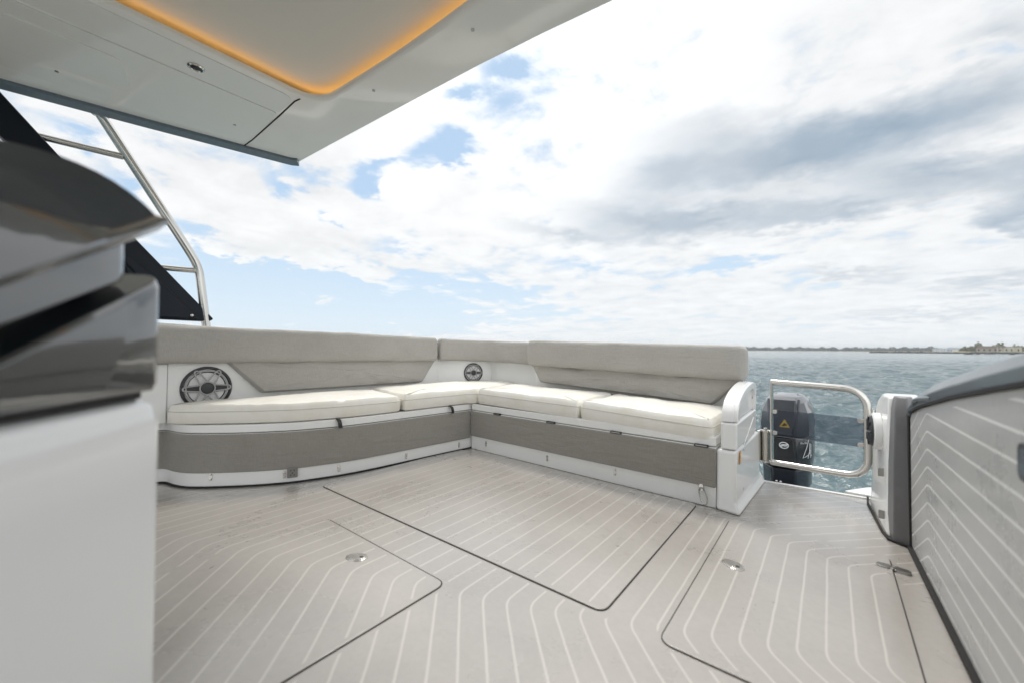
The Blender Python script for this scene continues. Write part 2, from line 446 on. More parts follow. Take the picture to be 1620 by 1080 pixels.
dk = mixc(nt, dark.clamp(), cl.outputs[0], (1.7, 2.75, 3.9))
hor = (1.0 - (el / 20.0).max(0.0).min(1.0)).pow(1.5)
skc = node(nt, 'ShaderNodeVectorMath', operation='SCALE'); nt.links.new(sky.outputs[0], skc.inputs[0]); skc.inputs['Scale'].default_value = 1.2
blue = mixc(nt, .75, skc.outputs[0], (4.9, 6.6, 8.4))
blue = mixc(nt, hor * .95, blue, (7.3, 8.2, 8.9))
dk = mixc(nt, hor * .42, dk, (8.2, 8.75, 9.1))
fin = mixc(nt, cov, blue, dk)
lo = dz.lt(-.02)
fin = mixc(nt, lo, fin, (3.0, 3.6, 3.8))
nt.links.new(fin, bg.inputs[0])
sd = bpy.data.lights.new('sun', 'SUN'); sd.energy = 1.8; sd.angle = R(14); sd.color = (1, .96, .9)
so = bpy.data.objects.new('sun', sd); COL.objects.link(so)
sv = Vector((math.sin(R(SUN_AZ)) * math.cos(R(SUN_EL)), math.cos(R(SUN_AZ)) * math.cos(R(SUN_EL)), math.sin(R(SUN_EL))))
so.rotation_euler = (-sv).to_track_quat('-Z', 'Y').to_euler(); so.location = sv * 30

# ------------------------------------------------------------------ water
WZ = -.9
def water_mesh():
    rng = np.random.default_rng(3)
    a = np.radians(np.concatenate([np.linspace(-180, -34, 40, endpoint=False), np.linspace(-34, 24, 560, endpoint=False), np.linspace(24, 180, 40, endpoint=False)]))
    rr = np.concatenate([[.05, 1.0], np.geomspace(2.0, 240, 950, endpoint=False), np.geomspace(240, 9000, 180)])
    A, Rr = np.meshgrid(a, rr); X, Y = Rr * np.sin(A), Rr * np.cos(A); Z = np.zeros_like(X)
    cell = np.maximum(Rr * np.radians(58 / 560), Rr * np.where(Rr < 240, .0051, .0204))
    for i in range(150):
        lam = 10 ** rng.uniform(-.9, .42); th = R(200) + rng.normal(0, .55); k = 2 * np.pi / lam
        amp = .0078 * lam ** .8 * rng.uniform(.4, 1.3)
        ph = k * (X * np.cos(th) + Y * np.sin(th)) + rng.uniform(0, 6.28) + .9 * np.sin(X * .21 + i) + .9 * np.sin(Y * .17 + i * 2)
        f = np.clip((lam / cell - 2.2) / 2.5, 0, 1)
        s = np.sin(ph); Z += amp * f * (1 - 2 * np.abs(np.sin(ph / 2)) if i % 3 == 0 else s)
    Z += WZ; n, m = X.shape
    co = np.stack([X, Y, Z], -1).reshape(-1, 3)
    idx = np.arange(n * m).reshape(n, m); nx = np.roll(idx, -1, 1)
    q = np.stack([idx[:-1], nx[:-1], nx[1:], idx[1:]], -1).reshape(-1, 4)[:, ::-1]
    me = bpy.data.meshes.new('water'); me.vertices.add(len(co)); me.vertices.foreach_set('co', co.ravel())
    me.loops.add(q.size); me.loops.foreach_set('vertex_index', q.ravel().astype(np.int32))
    me.polygons.add(len(q)); me.polygons.foreach_set('loop_start', np.arange(0, q.size, 4, dtype=np.int32))
    me.update(calc_edges=True); me.polygons.foreach_set('use_smooth', np.ones(len(q), bool))
    o = bpy.data.objects.new('water', me); COL.objects.link(o); return o
def water_mat(nt, b):
    p = pos(nt)
    a = noi(nt, vmul(nt, p, (1, 1.6, 1)), 1.4, 6, .65)
    c = noi(nt, vmul(nt, p, (1, 1.5, 1)), .16, 5, .6)
    pt = noi(nt, vmul(nt, p, (.4, 1, 1)), .02, 3)
    setin(nt, b, 'Normal', bump(nt, a + c * 4.0, .6, .2))
    setin(nt, b, 'Roughness', pt * .12 + .06)
    setin(nt, b, 'Base Color', mixc(nt, c.step(.3, .7), (.038, .080, .090), (.082, .136, .148)))
wo = water_mesh(); wo.data.materials.append(mat('sea', (.03, .08, .085),   .1, spec=.5, IOR=1.55, fn=water_mat))
wo['kind'] = 'structure'

# ------------------------------------------------------------------ far shore
def polar(az, d, z=0.0): return Vector((math.sin(R(az)) * d, math.cos(R(az)) * d, z))
M['leaf'] = mat('far_leaves', (.07, .095, .06), .9, spec=.1, fn=lambda nt, b: setin(nt, b, 'Base Color', mixc(nt, noi(nt, pos(nt), .06, 4, .7).step(.35, .65), (.06, .085, .072), (.12, .15, .115))))
M['leaf2'] = mat('near_leaves', (.09, .12, .05), .9, spec=.1, fn=lambda nt, b: setin(nt, b, 'Base Color', mixc(nt, noi(nt, pos(nt), .12, 4, .7).step(.35, .65), (.075, .095, .05), (.20, .20, .11))))
M['sand'] = mat('shore_sand', (.36, .31, .24), .9, fn=lambda nt, b: setin(nt, b, 'Base Color', mixc(nt, noi(nt, pos(nt), .2, 4), (.42, .36, .27), (.2, .2, .14))))
M['rock'] = mat('wet_rock', (.03, .032, .032), .8, fn=lambda nt, b: setin(nt, b, 'Base Color', mixc(nt, noi(nt, pos(nt), 1.3, 4), (.015, .017, .017), (.07, .068, .06))))
bm = BM()
for (a0, a1, d0, d1, h) in ((-9.5, 9, 1150, 1500, .8), (9.3, 22, 560, 900, 1.6)):
    n = 40; lo = []; hi = []
    for i in range(n + 1):
        a = a0 + (a1 - a0) * i / n; j = noise.noise(Vector((a * 1.3, d0, 0))) * 25
        lo.append([bm.verts.new(polar(a, d0 + j, WZ - .5)), bm.verts.new(polar(a, d0 + j + 5, WZ + h)), bm.verts.new(polar(a, d1, WZ + h + 2)), bm.verts.new(polar(a, d1, WZ - .5))])
    for p, q in zip(lo, lo[1:]):
        for k in range(3): bm.faces.new((p[k], p[k + 1], q[k + 1], q[k]))
    bm.faces.new(lo[0]); bm.faces.new(lo[-1][::-1])
o = build('shore', bm, M['sand']); o['kind'] = 'structure'
def leafmass(name, spans, count, m, label):
    """a distant wood: leaf clumps heaped into uneven crowns"""
    bm = BM()
    for _ in range(count):
        a0, a1, d0, d1, hmin, hmax, sz = random.choices(spans, [s[1] - s[0] for s in spans])[0]
        a = random.uniform(a0, a1); d = random.uniform(d0, d1) ; 
        prof = .5 + .8 * noise.noise(Vector((a * 1.6, d * .01, 3))) + .45 * noise.noise(Vector((a * 6.5, d * .02, 1))) + .22 * noise.noise(Vector((a * 22, d * .03, 7)))
        ends = min(1, (a - a0) / .5 + .25, (a1 - a) / .5 + .25)
        top = (hmin + (hmax - hmin) * max(0, min(1.15, prof))) * ends
        z = WZ + .6 + top * random.random() ** .6
        s = sz * random.uniform(.5, 1.2); c = polar(a, d, z)
        ax = Vector((random.gauss(0, 1), random.gauss(0, 1), random.gauss(0, 1))).normalized(); q = ax.orthogonal().normalized(); t = ax.cross(q)
        k = 5
        bm.faces.new([bm.verts.new(c + (q * math.cos(2 * math.pi * i / k) + t * math.sin(2 * math.pi * i / k)) * s * random.uniform(.6, 1.2)) for i in range(k)])
    o = build(name, bm, m, smooth=False); tag(o, label, 'trees', kind='stuff'); return o
leafmass('distant_woodland', [(-9.2, 9, 1160, 1240, 2.5, 10, 1.5)], 16000, M['leaf'], 'low dark green wooded island along the far horizon')
leafmass('shore_bushes', [(9.75, 21, 575, 640, 3.5, 8.8, .8), (9.9, 21, 565, 575, 1.0, 3, .6)], 12000, M['leaf2'], 'lighter green trees and scrub on the nearer shore at right')
def house(name, label, az, d, wd, h, body, roof, flat=False, cols=0, dep=8):
    c = polar(az, d, WZ + 1.2); t = thing(name, c, label, 'building', None)
    ux = Vector((math.cos(R(az)), -math.sin(R(az)), 0)); uy = Vector((math.sin(R(az)), math.cos(R(az)), 0))
    f = lambda a, b, k: c + ux * a + uy * b + Vector((0, 0, k))
    bm = BM(); prism(bm, [(-wd / 2, 0), (wd / 2, 0), (wd / 2, dep), (-wd / 2, dep)], f, 0, h); build('wall', bm, body, t)
    bm = BM()
    if flat: prism(bm, [(-wd / 2 - .4, -.4), (wd / 2 + .4, -.4), (wd / 2 + .4, dep + .4), (-wd / 2 - .4, dep + .4)], f, h, h + .5)
    else:
        g = lambda a, b, k: f(a, k, b)
        prism(bm, [(-wd / 2 - .5, h), (wd / 2 + .5, h), (wd / 2 - 1.5, h + 2.0), (-wd / 2 + 1.5, h + 2.0)], g, -.5, dep + .5)
    build('roof', bm, roof, t)
    n = max(3, int(wd / 3.2))
    for i in range(n):
        x = -wd / 2 + wd * (i + .5) / n
        for z in ((1.0,) if h < 4.5 else (.9, 3.6)):
            bm = BM(); prism(bm, [(x - .6, z), (x + .6, z), (x + .6, z + 1.5), (x - .6, z + 1.5)], lambda a, b, k: f(a, k, b), -.06, .05)
            build('window', bm, M['glassdark'], t)
    for i in range(cols):
        x = -wd / 2 + wd * i / (cols - 1)
        bm = BM(); tube(bm, [f(x, -1.2, 0), f(x, -1.2, h)], .3, 8); build('column', bm, body, t)
    return t
M['glassdark'] = mat('dark_window', (.05, .055, .06), .2)
M['tanwall'] = mat('tan_wall', (.42, .35, .27), .8, fn=dusty((.36, .30, .23)))
M['tanroof'] = mat('clay_roof', (.28, .20, .15), .8, fn=dusty((.24, .17, .13)))
M['creamwall'] = mat('cream_wall', (.60, .55, .42), .8)
M['whitewall'] = mat('white_wall', (.70, .72, .72), .7)
M['palemetal'] = mat('pale_metal', (.50, .56, .60), .5)
house('villa', 'tan walled villa with clay roof, left of the cream columned house on the shore', 11.64, 556, 16, 3.2, M['tanwall'], M['tanroof'])
house('villa', 'cream house with a row of columns on the far shore at right', 12.75, 556, 13, 4.2, M['creamwall'], M['tanroof'], True, 7)
house('shed', 'small white flat roofed shed on the far shore', 8.63, 1120, 24, 5.0, M['whitewall'], M['whitewall'], True)
house('warehouse', 'long pale blue grey warehouse just left of the lighter green shore trees', 9.5, 900, 17, 4.2, M['palemetal'], M['palemetal'])
# dark breakwater and loose rocks in front of the shore
def rocks(name, label, cat, pts, h, group=None):
    bm = BM(); n = len(pts); secs = []
    for i, (a, d) in enumerate(pts):
        t = polar(a, d, WZ); rad = Vector((math.sin(R(a)), math.cos(R(a)), 0)); s = 1 if 0 < i < n - 1 else .3
        ring = []
        for k in range(9):
            th = math.pi * k / 8; j = 1 + .35 * noise.noise(Vector((i * 1.7, k * 1.3, a)))
            ring.append(t + rad * (-math.cos(th) * h * 1.6 * s * j) + Vector((0, 0, math.sin(th) * h * s * j - .1)))
        secs.append(ring)
    loft(bm, secs); return tag(build(name, bm, M['rock'], smooth=False), label, cat, group)
rocks('breakwater', 'long low dark breakwater lying in front of the far shore', 'breakwater', [(3.3 + .14 * i, 430 - 2 * math.sin(i)) for i in range(100)], 1.15)
rocks('rock', 'biggest dark rock in the water off the breakwater, leftmost of the rocks', 'rock', [(10.05 + .06 * i, 330) for i in range(11)], 1.25)
rocks('rock', 'small dark rock in the water, second from the left off the breakwater', 'rock', [(10.8 + .05 * i, 331) for i in range(6)], .8)
rocks('rock', 'long flat dark reef between the rocks off the breakwater', 'rock', [(11.3 + .05 * i, 322) for i in range(14)], .3)
rocks('rock', 'dark rock in the water nearest the right hand bulwark', 'rock', [(12.75 + .05 * i, 333) for i in range(7)], .8)

hz = bpy.data.materials.new('sea_haze'); hz.use_nodes = True; hn = hz.node_tree; hn.nodes.clear()
ho = hn.nodes.new('ShaderNodeOutputMaterial'); hv = hn.nodes.new('ShaderNodeVolumePrincipled'); hn.links.new(hv.outputs[0], ho.inputs['Volume'])
hv.inputs['Color'].default_value = (.9, .95, 1, 1); hv.inputs['Density'].default_value = .00032; hv.inputs['Anisotropy'].default_value = .3
bm = BM(); box(bm, -9500, -9500, WZ - 2.2, 9500, 9500, 24); o = build('haze', bm, hz, smooth=False); o['kind'] = 'stuff'; o['label'] = 'thin pale sea haze over the water and far shore'; o['category'] = 'haze'
# ------------------------------------------------------------------ deck (one moulded sheet with the hull under it)
bm = BM()
out = [(-3.12, -2.6), (.42, -2.6), (.42, 2.0), (.30, 2.72), (-.29, 2.69), (-.36, 2.98), (-3.12, 2.98)]
prism(bm, out, XY, -.03, 0.0)
inn = [(-3.1, -2.6), (.40, -2.6), (.40, 2.0), (.28, 2.70), (-.31, 2.67), (-.38, 2.96), (-3.1, 2.96)]
prism(bm, inn, XY, -1.2, -.031, 1)
prism(bm, [(-.30, 2.69), (.29, 2.72), (.29, 2.745), (-.30, 2.715)], XY, -.12, .004, 1)
prism(bm, fil([(.05, 2.745), (.29, 2.745), (.29, 2.92), (.17, 2.92)], .03, 4), XY, -.1, .012, 1)
o = build('deck', bm, [M['deck'], M['gel']], ang=30); o['kind'] = 'structure'

def hatch(key, label, gw, latches, hinge=False):
    x0, y0, x1, y1 = HATCH[key]
    t = thing('deck_hatch', ((x0 + x1) / 2, (y0 + y1) / 2, 0), label, 'hatch', 'flush hatches in the planked deck')
    rc = .035
    def rr(l, f, r, a, rad): return fil([(x0 - l, y0 - f), (x1 + r, y0 - f), (x1 + r, y1 + a), (x0 - l, y1 + a)], rad, 6)
    bm = BM(); prism(bm, rr(*gw, rc + .006), XY, -.006, .0016); build('gasket', bm, M['rubber'], t)
    bm = BM(); prism(bm, rr(0, 0, 0, 0, rc), XY, -.005, .0045); build('panel', bm, M['deck'], t, .0015, 2)
    for lx, ly, ang in latches:
        ca, sa = math.cos(ang), math.sin(ang)
        fr = frame((lx, ly, .0045), (ca, sa, 0), (-sa, ca, 0))
        bm = BM(); prism(bm, superel(.040, .027, 32, 1.0), fp(fr), -.002, .003); l = build('latch', bm, M['steel'], t, .002)
        bm = BM(); prism(bm, superel(.034, .021, 28, 1.0), fp(fr), .001, .0045); build('lift_ring', bm, M['steel'], l, .0015)
        bm = BM(); prism(bm, superel(.007, .005, 12, 1.0, .018, 0), fp(fr), .003, .0052); build('keyhole', bm, M['plastic'], l)
    if hinge:
        fr = frame((.163, 1.899, .0045), (1, -.16, 0), (.16, 1, 0))
        bm = BM()
        prism(bm, fil([(-.040, -.015), (-.005, -.018), (-.005, .018), (-.040, .015)], .010, 4), fp(fr), -.002, .004)
        prism(bm, fil([(.005, -.018), (.048, -.013), (.048, .013), (.005, .018)], .010, 4), fp(fr), -.006, .004)
        h = build('hinge', bm, M['steeldull'], t, .001)
        bm = BM(); tube(bm, [fp(fr)(0, -.014, .003), fp(fr)(0, .014, .003)], .0045, 10); build('pin', bm, M['steel'], h)
    return t
hatch('big', 'large square deck hatch reaching up to the stern bench, without a latch', (-.004, .0034, .0032, .0012), [])
hatch('fwd', 'deck hatch beside the white console with an oval steel latch', (.0055, .003, .0022, .006), [(-1.324, .779, .5)])
hatch('walk', 'narrow deck hatch in the walkway by the gate, with latch and dark hinge', (.0036, .0016, .0034, .0012), [(-.267, 1.574, -.55)], True)

# ------------------------------------------------------------------ speakers, fittings (parts)
def disc(fr, r, h0, h1, n=40): bm = BM(); lathe(bm, [(r, h0), (r, h1)], fr, n); return bm
def speaker(fr, r, parent, arms=6, rot=0.0):
    bm = BM(); lathe(bm, [(r, -.01), (r, .004), (r * .97, .010), (r * .90, .012), (r * .87, .006), (r * .86, -.02)], fr, 48)
    s = build('speaker', bm, M['basket'], parent)
    bm = BM(); lathe(bm, [(r * .85, -.004), (r * .74, .001), (r * .66, -.004), (r * .30, -.03)], fr, 40); build('cone', bm, M['cone'], s)
    f = fp(fr)
    bm = BM(); ring = [f(r * .80 * math.cos(a), r * .80 * math.sin(a), .012) for a in [2 * math.pi * k / 48 for k in range(48)]]
    tube(bm, ring, r * .034, 8, True)
    ring = [f(r * .29 * math.cos(a), r * .29 * math.sin(a), .016) for a in [2 * math.pi * k / 32 for k in range(32)]]
    tube(bm, ring, r * .03, 8, True)
    for k in range(arms):
        a = rot + 2 * math.pi * k / arms; c, q = math.cos(a), math.sin(a)
        w0, w1 = r * .15, r * .09
        pts = [(r * .30, -w0), (r * .86, -w1), (r * .93, 0), (r * .86, w1), (r * .30, w0)]
        pts = fil(pts, r * .05, 3, False)
        tube(bm, [f(u * c - v * q, u * q + v * c, .015) for u, v in pts], r * .036, 8)
    build('grille', bm, M['silver'], s)
    for k in range(arms):
        bm = BM(); a = rot + 2 * math.pi * k / arms; c, q = math.cos(a), math.sin(a)
        if k % 3 == 0:
            w0, w1 = r * .13, r * .07
            prism(bm, [(u * c - v * q, u * q + v * c) for u, v in [(r * .26, -w0), (r * .86, -w1), (r * .90, 0), (r * .86, w1), (r * .26, w0)]], f, .011, .0145)
        else:
            prism(bm, [(u * c - v * q, u * q + v * c) for u, v in superel(r * .09, r * .05, 14, .8, r * .82, 0)], f, .011, .0145)
        build('spoke_inlay', bm, M['basket'], s)
    bm = BM(); lathe(bm, [(r * .27, .0), (r * .27, .012), (r * .2, .016), (.001, .017)], fr, 32); build('dust_cap', bm, M['cone'], s)
    return s
def snap(parent, p, out):
    o = Vector(out).normalized(); fr = frame(p, Vector((0, 0, 1)).cross(o), (0, 0, 1))
    bm = BM(); f = fp(fr)
    prism(bm, superel(.007, .02, 16, .6), f, -.003, .003)
    for z in (-.012, .012):
        lathe(bm, [(.0045, .003), (.0045, .008), (.003, .009)], frame(f(0, z, 0), fr[1], fr[2]), 10)
    build('snap_stud', bm, M['steel'], parent)
def strap(parent, p, out):
    o = Vector(out).normalized(); side = Vector((0, 0, 1)).cross(o)
    P = Vector(p); prof = [(0, .0), (.018, -.004), (.024, -.016), (.026, -.035), (.022, -.05)]
    bm = BM(); secs = []
    for i, (a, b) in enumerate(prof):
        c = P + o * a + Vector((0, 0, b)) + side * (.012 * i / 4); n = Vector((0, 0, 1)) if i < 1 else o
        secs.append([c - side * .011, c + side * .011, c + side * .011 + n * .004, c - side * .011 + n * .004])
    loft(bm, secs); build('pull_strap', bm, M['plastic'], parent)

# ------------------------------------------------------------------ side bench (left)
FR = [(-2.13, 2.20), (-2.165, 1.9), (-2.193, 1.62), (-2.216, 1.40), (-2.25, 1.22), (-2.338, .985), (-2.45, .825), (-2.60, .665), (-2.70, .585), (-2.80, .555), (-2.88, .545), (-2.915, .50), (-2.915, -.3)]
FRs = dens(fil(FR, .07, 5, False), .03, False)
sb = thing('bench_seat', (-2.6, 1.4, 0), 'long side bench with rounded end, speaker and cream seat beside the white console', 'bench')
back = [(-3.08, -.3), (-3.08, 2.93), (-2.13, 2.93)]
bm = BM(); prism(bm, FRs + back, XY, .0015, .286); build('base', bm, M['gel'], sb, .004)
bm = BM(); prism(bm, FRs + back, XY, .290, .334); build('seat_lid', bm, M['gel'], sb, .006, 3)
bm = ribbon(FRs, .0, .009, .005); build('base_gasket', bm, M['rubber'], sb)
bm = ribbon(FRs[1:], .080, .284, .009); build('front_panel', bm, M['fabric_low'], sb, .005, 3)
# surround: side coaming, chamfered corner, wall behind the stern bench
bm = BM()
prism(bm, [(-2.82, .53), (-2.815, 2.45), (-2.735, 2.58), (-2.53, 2.865), (-1.937, 2.865), (-1.937, 2.96), (-3.10, 2.96), (-3.10, .53)], XY, .334, .755)
build('seat_surround', bm, M['gel'], sb, .006, 3)
bm = BM(); prism(bm, [(.2, .76), (2.9, .757), (2.9, .785), (1.6, .805), (1.0, .862), (.2, .897)], YZ, -3.13, -2.90); build('coaming', bm, M['gel'], sb, .02, 3)
bm = BM(); prism(bm, [(-2.814, -.3), (-2.814, .529), (-3.1, .529), (-3.1, -.3)], XY, .338, .66); build('end_panel', bm, M['gel'], sb, .008, 3)
# seam of the locker door beside the corner speaker
bm = BM(); fr = frame((-2.8155, 2.2, .50), (.005, 1, 0), (0, 0, 1))
prism(bm, [(-.02, -.15), (.24, -.15), (.24, .06), (-.02, .07)], fp(fr), -.002, .003); build('locker_door', bm, M['gel'], sb, .001)
def seat(parent, pts, z0, z1, seed, tilt=None, rc=.03, name='seat_cushion'):
    bm, pipe = cushion(pts, z0, z1, .044, .012, FLAT, rc, .0032, .03, tilt, seed)
    c = build(name, bm, M['vinyl'], parent)
    bm = BM(); tube(bm, pipe, .0024, 6, True); build('piping', bm, M['seam'], c)
    return c
seat(sb, [(-2.19, 1.60), (-2.214, 1.40), (-2.25, 1.22), (-2.335, .985), (-2.45, .825), (-2.60, .665), (-2.69, .578), (-2.76, .530), (-2.805, .528), (-2.808, .66), (-2.76, 1.0), (-2.76, 1.70)], .335, .447, 1, rc=.05)
seat(sb, [(-2.187, 1.612), (-2.125, 2.135), (-2.075, 2.19), (-2.09, 2.30), (-2.20, 2.85), (-2.52, 2.85), (-2.715, 2.57), (-2.74, 2.4), (-2.755, 1.712)], .336, .452, 2, rc=.02)
# lower back pad (trapezoid) and upper bolster
def pad(parent, fr, pts, th, seed, name='back_pad'):
    bm, pipe = cushion(pts, 0, th, .02, .006, fr, .012, .005, .03, None, seed)
    c = build(name, bm, M['fabric'], parent)
    return c
fr = frame((-2.835, 0, .455), (0, 1, 0), (-.10, 0, 1))
fr = (fr[0], fr[1], fr[2], -fr[3]) if fr[3].x < 0 else fr
pad(sb, fr, [(.985, .01), (2.225, .0), (2.42, .215), (.79, .215)], .075, 3)
bol = superel(.062, .105, 28, .42, 0, .755)
path = [(-2.815, .05, .012), (-2.81, .9, .006), (-2.80, 1.6, .0), (-2.80, 2.385, -.016)]
bm = sweep(path, bol, 1, .03, .007, 2, lambda s: 1.0); build('back_bolster', bm, M['fabric'], sb)
cp_ = fil([(-2.775, 2.41, -.012), (-2.71, 2.60, -.02), (-2.52, 2.842, -.028), (-1.97, 2.83, -.045)], [0, .2, .25, 0], 8, False)
bm = sweep(cp_, superel(.05, .098, 28, .42, 0, .755), 1, .022, .005, 9); build('corner_bolster', bm, M['fabric'], sb)
for p in ((-2.60, .668, .058), (-2.372, .945, .05), (-2.262, 1.195, .046), (-2.192, 1.637, .042), (-2.148, 2.057, .042)):
    j = min(range(1, len(FRs) - 1), key=lambda i: (FRs[i][0] - p[0]) ** 2 + (FRs[i][1] - p[1]) ** 2)
    t = Vector(FRs[j + 1]) - Vector(FRs[j - 1]); nrm = Vector((t.y, -t.x, 0)).normalized()
    nrm = nrm if nrm.dot(Vector((1, -.5, 0))) > 0 else -nrm
    snap(sb, (FRs[j][0], FRs[j][1], p[2]), nrm)
strap(sb, (-2.262, 1.20, .334), (.95, -.3, 0)); strap(sb, (-2.152, 1.98, .335), (1, -.1, 0))
of = frame((-2.352, .965, .058), (.45, .85, 0), (0, 0, 1)); of = frame((-2.343, .985, .062), (.38, .92, 0), (0, 0, 1))
bm = BM(); prism(bm, fil([(-.026, -.03), (.026, -.03), (.026, .03), (-.026, .03)], .005, 3), fp(of), -.002, .012)
ot = build('outlet', bm, M['greyplastic'], sb, .002)
bm = BM()
for a, b in ((-.008, .01), (.008, .01), (0, -.004), (-.008, -.015), (.008, -.015)): prism(bm, [(a - .002, b - .004), (a + .002, b - .004), (a + .002, b + .004), (a - .002, b + .004)], fp(of), .011, .0125)
build('socket_slot', bm, M['plastic'], ot)
speaker(frame((-2.819, .706, .516), (0, 1, 0), (0, 0, 1)), .124, sb, 6, 0.0)
chn = Vector((.29, -.205, 0)).normalized()
speaker(frame((-2.633, 2.72, .525), (.205, .29, 0), (0, 0, 1)), .090, sb, 6, 0.0)

# ------------------------------------------------------------------ stern bench
ab = thing('bench_seat', (-1.25, 2.5, 0), 'straight stern bench with two cream cushions and a white arm by the gate', 'bench')
AF = [(-2.118, 2.172), (-1.6, 2.146), (-1.0, 2.117), (-.425, 2.090)]
AFd = dens(AF, .05, False)
bk = [(-.425, 2.86), (-2.118, 2.86)]
bm = BM(); prism(bm, AFd + bk, XY, .0012, .287); build('base', bm, M['gel'], ab, .004)
bm = BM(); prism(bm, AFd + bk, XY, .2905, .336); build('seat_lid', bm, M['gel'], ab, .006, 3)
bm = ribbon([(x, y) for x, y in AFd][::1], .098, .283, .010); 
build('front_panel', bm, M['fabric_low'], ab, .005, 3)
bm = BM(); prism(bm, [(-1.935, 2.74), (-.43, 2.70), (-.43, 2.95), (-1.935, 2.95)], XY, .336, .63); build('back_wall', bm, M['gel'], ab, .01, 3)
tl = lambda x, y: -.022 * (x + 2.06) / 1.6 - .02 * max(0, x + 1.2)
seat(ab, [(-2.055, 2.165), (-1.187, 2.124), (-1.183, 2.63), (-2.10, 2.66)], .340, .458, 5, tl, .022)
seat(ab, [(-1.173, 2.123), (-.438, 2.088), (-.438, 2.62), (-1.169, 2.63)], .340, .458, 6, tl, .035)
fr = frame((0, 2.70, .45), (1, -.01, 0), (0, .10, 1))
pad(ab, fr, [(-1.83, .03), (-.56, -.035), (-.385, .135), (-1.925, .175)], .075, 7)
bm = sweep([(-1.93, 2.672, -.002), (-1.2, 2.665, -.025), (-.372, 2.655, -.049)], superel(.066, .102, 28, .42, 0, .722), 1, .03, .007, 4)
build('back_bolster', bm, M['fabric'], ab)
for x in (-1.847, -1.38, -.935, -.488):
    y = 2.172 + (2.090 - 2.172) * (x + 2.118) / 1.693
    fr = frame((x, y - .001, .2885), (1, -.05, 0), (0, 0, 1))
    bm = BM(); prism(bm, fil([(-.032, -.006), (.032, -.006), (.032, .007), (-.032, .007)], .004, 3), fp(fr), -.002, .011); h = build('seat_hinge', bm, M['plastic'], ab, .001)
    bm = BM(); prism(bm, [(-.026, -.002), (.026, -.002), (.026, .003), (-.026, .003)], fp(fr), .010, .0118); build('hinge_plate', bm, M['steeldull'], h)
for x, z in ((-1.96, .06), (-1.41, .057), (-.942, .066)):
    snap(ab, (x, 2.172 - .0484 * (x + 2.118), z), (-.05, -1, 0))
bm = BM(); p0 = Vector((-.488, 2.088, .088)); ring = []
for k in range(20):
    a = 2 * math.pi * k / 20; ring.append(p0 + Vector((.016 * math.sin(a) + .012 * (1 - math.cos(a)), -.008 - .012 * (1 - math.cos(a)), -.034 * (1 - math.cos(a)) + .0)))
tube(bm, ring, .0035, 8, True); d = build('pull_ring', bm, M['steeldull'], ab)
bm = BM(); prism(bm, superel(.009, .016, 14, .6), fp(frame((-.488, 2.089, .09), (1, -.05, 0), (0, 0, 1))), -.003, .008); build('ring_mount', bm, M['steel'], d)
# moulded end with the arm
def post_sec(pts, z, name, x0=-.424, bev=.012):
    bm = BM(); prism(bm, pts, YZ, x0, -.338); return build(name, bm, M['gel'], ab, bev, 4)
bm = BM(); loft(bm, [[(-.424, 2.078, .0012), (-.318, 2.052, .0012), (-.286, 2.68, .0012), (-.424, 2.72, .0012)],
                     [(-.424, 2.086, .05), (-.338, 2.072, .05), (-.318, 2.70, .04), (-.424, 2.72, .05)],
                     [(-.424, 2.090, .283), (-.338, 2.084, .283), (-.32, 2.70, .283), (-.424, 2.72, .283)]])
build('end_post', bm, M['gel'], ab, .014, 4)
bm = BM(); prism(bm, [(2.089, .286), (2.71, .286), (2.71, .410), (2.098, .410)], YZ, -.405, -.336); build('end_block', bm, M['gel'], ab, .010, 4)
arm = fil([(2.100, .413), (2.72, .413), (2.71, .555), (2.61, .576), (2.43, .568), (2.26, .543), (2.15, .505), (2.108, .46)], [.005, .005, .05, .05, .08, .08, .05, .03], 6)
bm = BM(); prism(bm, arm, YZ, -.402, -.352); am = build('arm', bm, M['gel'], ab, .014, 4)
inner = fil([(2.665, .4135), (2.66, .51), (2.59, .535), (2.45, .528), (2.30, .508), (2.20, .475), (2.16, .4135)], [.0, .04, .05, .08, .08, .04, 0], 6, False)
outer = fil([(2.105, .4135), (2.112, .46), (2.15, .503), (2.26, .541), (2.43, .566), (2.61, .574), (2.705, .553), (2.715, .4135)], [0, .03, .05, .08, .08, .05, .05, 0], 6, False)
bm = BM(); prism(bm, outer + inner, YZ, -.358, -.334); build('arm_rim', bm, M['gel'], am, .006, 3)
bm = BM(); prism(bm, fil([(2.24, .10), (2.62, .10), (2.62, .38), (2.24, .27)], .02, 4), YZ, -.337, -.3335); build('access_panel', bm, M['gel'], ab)
for (y, z) in ((2.55, .49), (2.27, .255), (2.24, .075), (2.24, .265)):
    bm = BM(); lathe(bm, [(.006, -.002), (.006, .002)], frame((-.334, y, z), (0, 1, 0), (0, 0, 1)), 12); build('screw', bm, M['steeldull'], ab)
bm = BM(); prism(bm, fil([(2.13, .215), (2.17, .215), (2.175, .275), (2.14, .27)], .008, 3), YZ, -.334, -.3325); build('rust_stain', bm, M['orange'], ab)

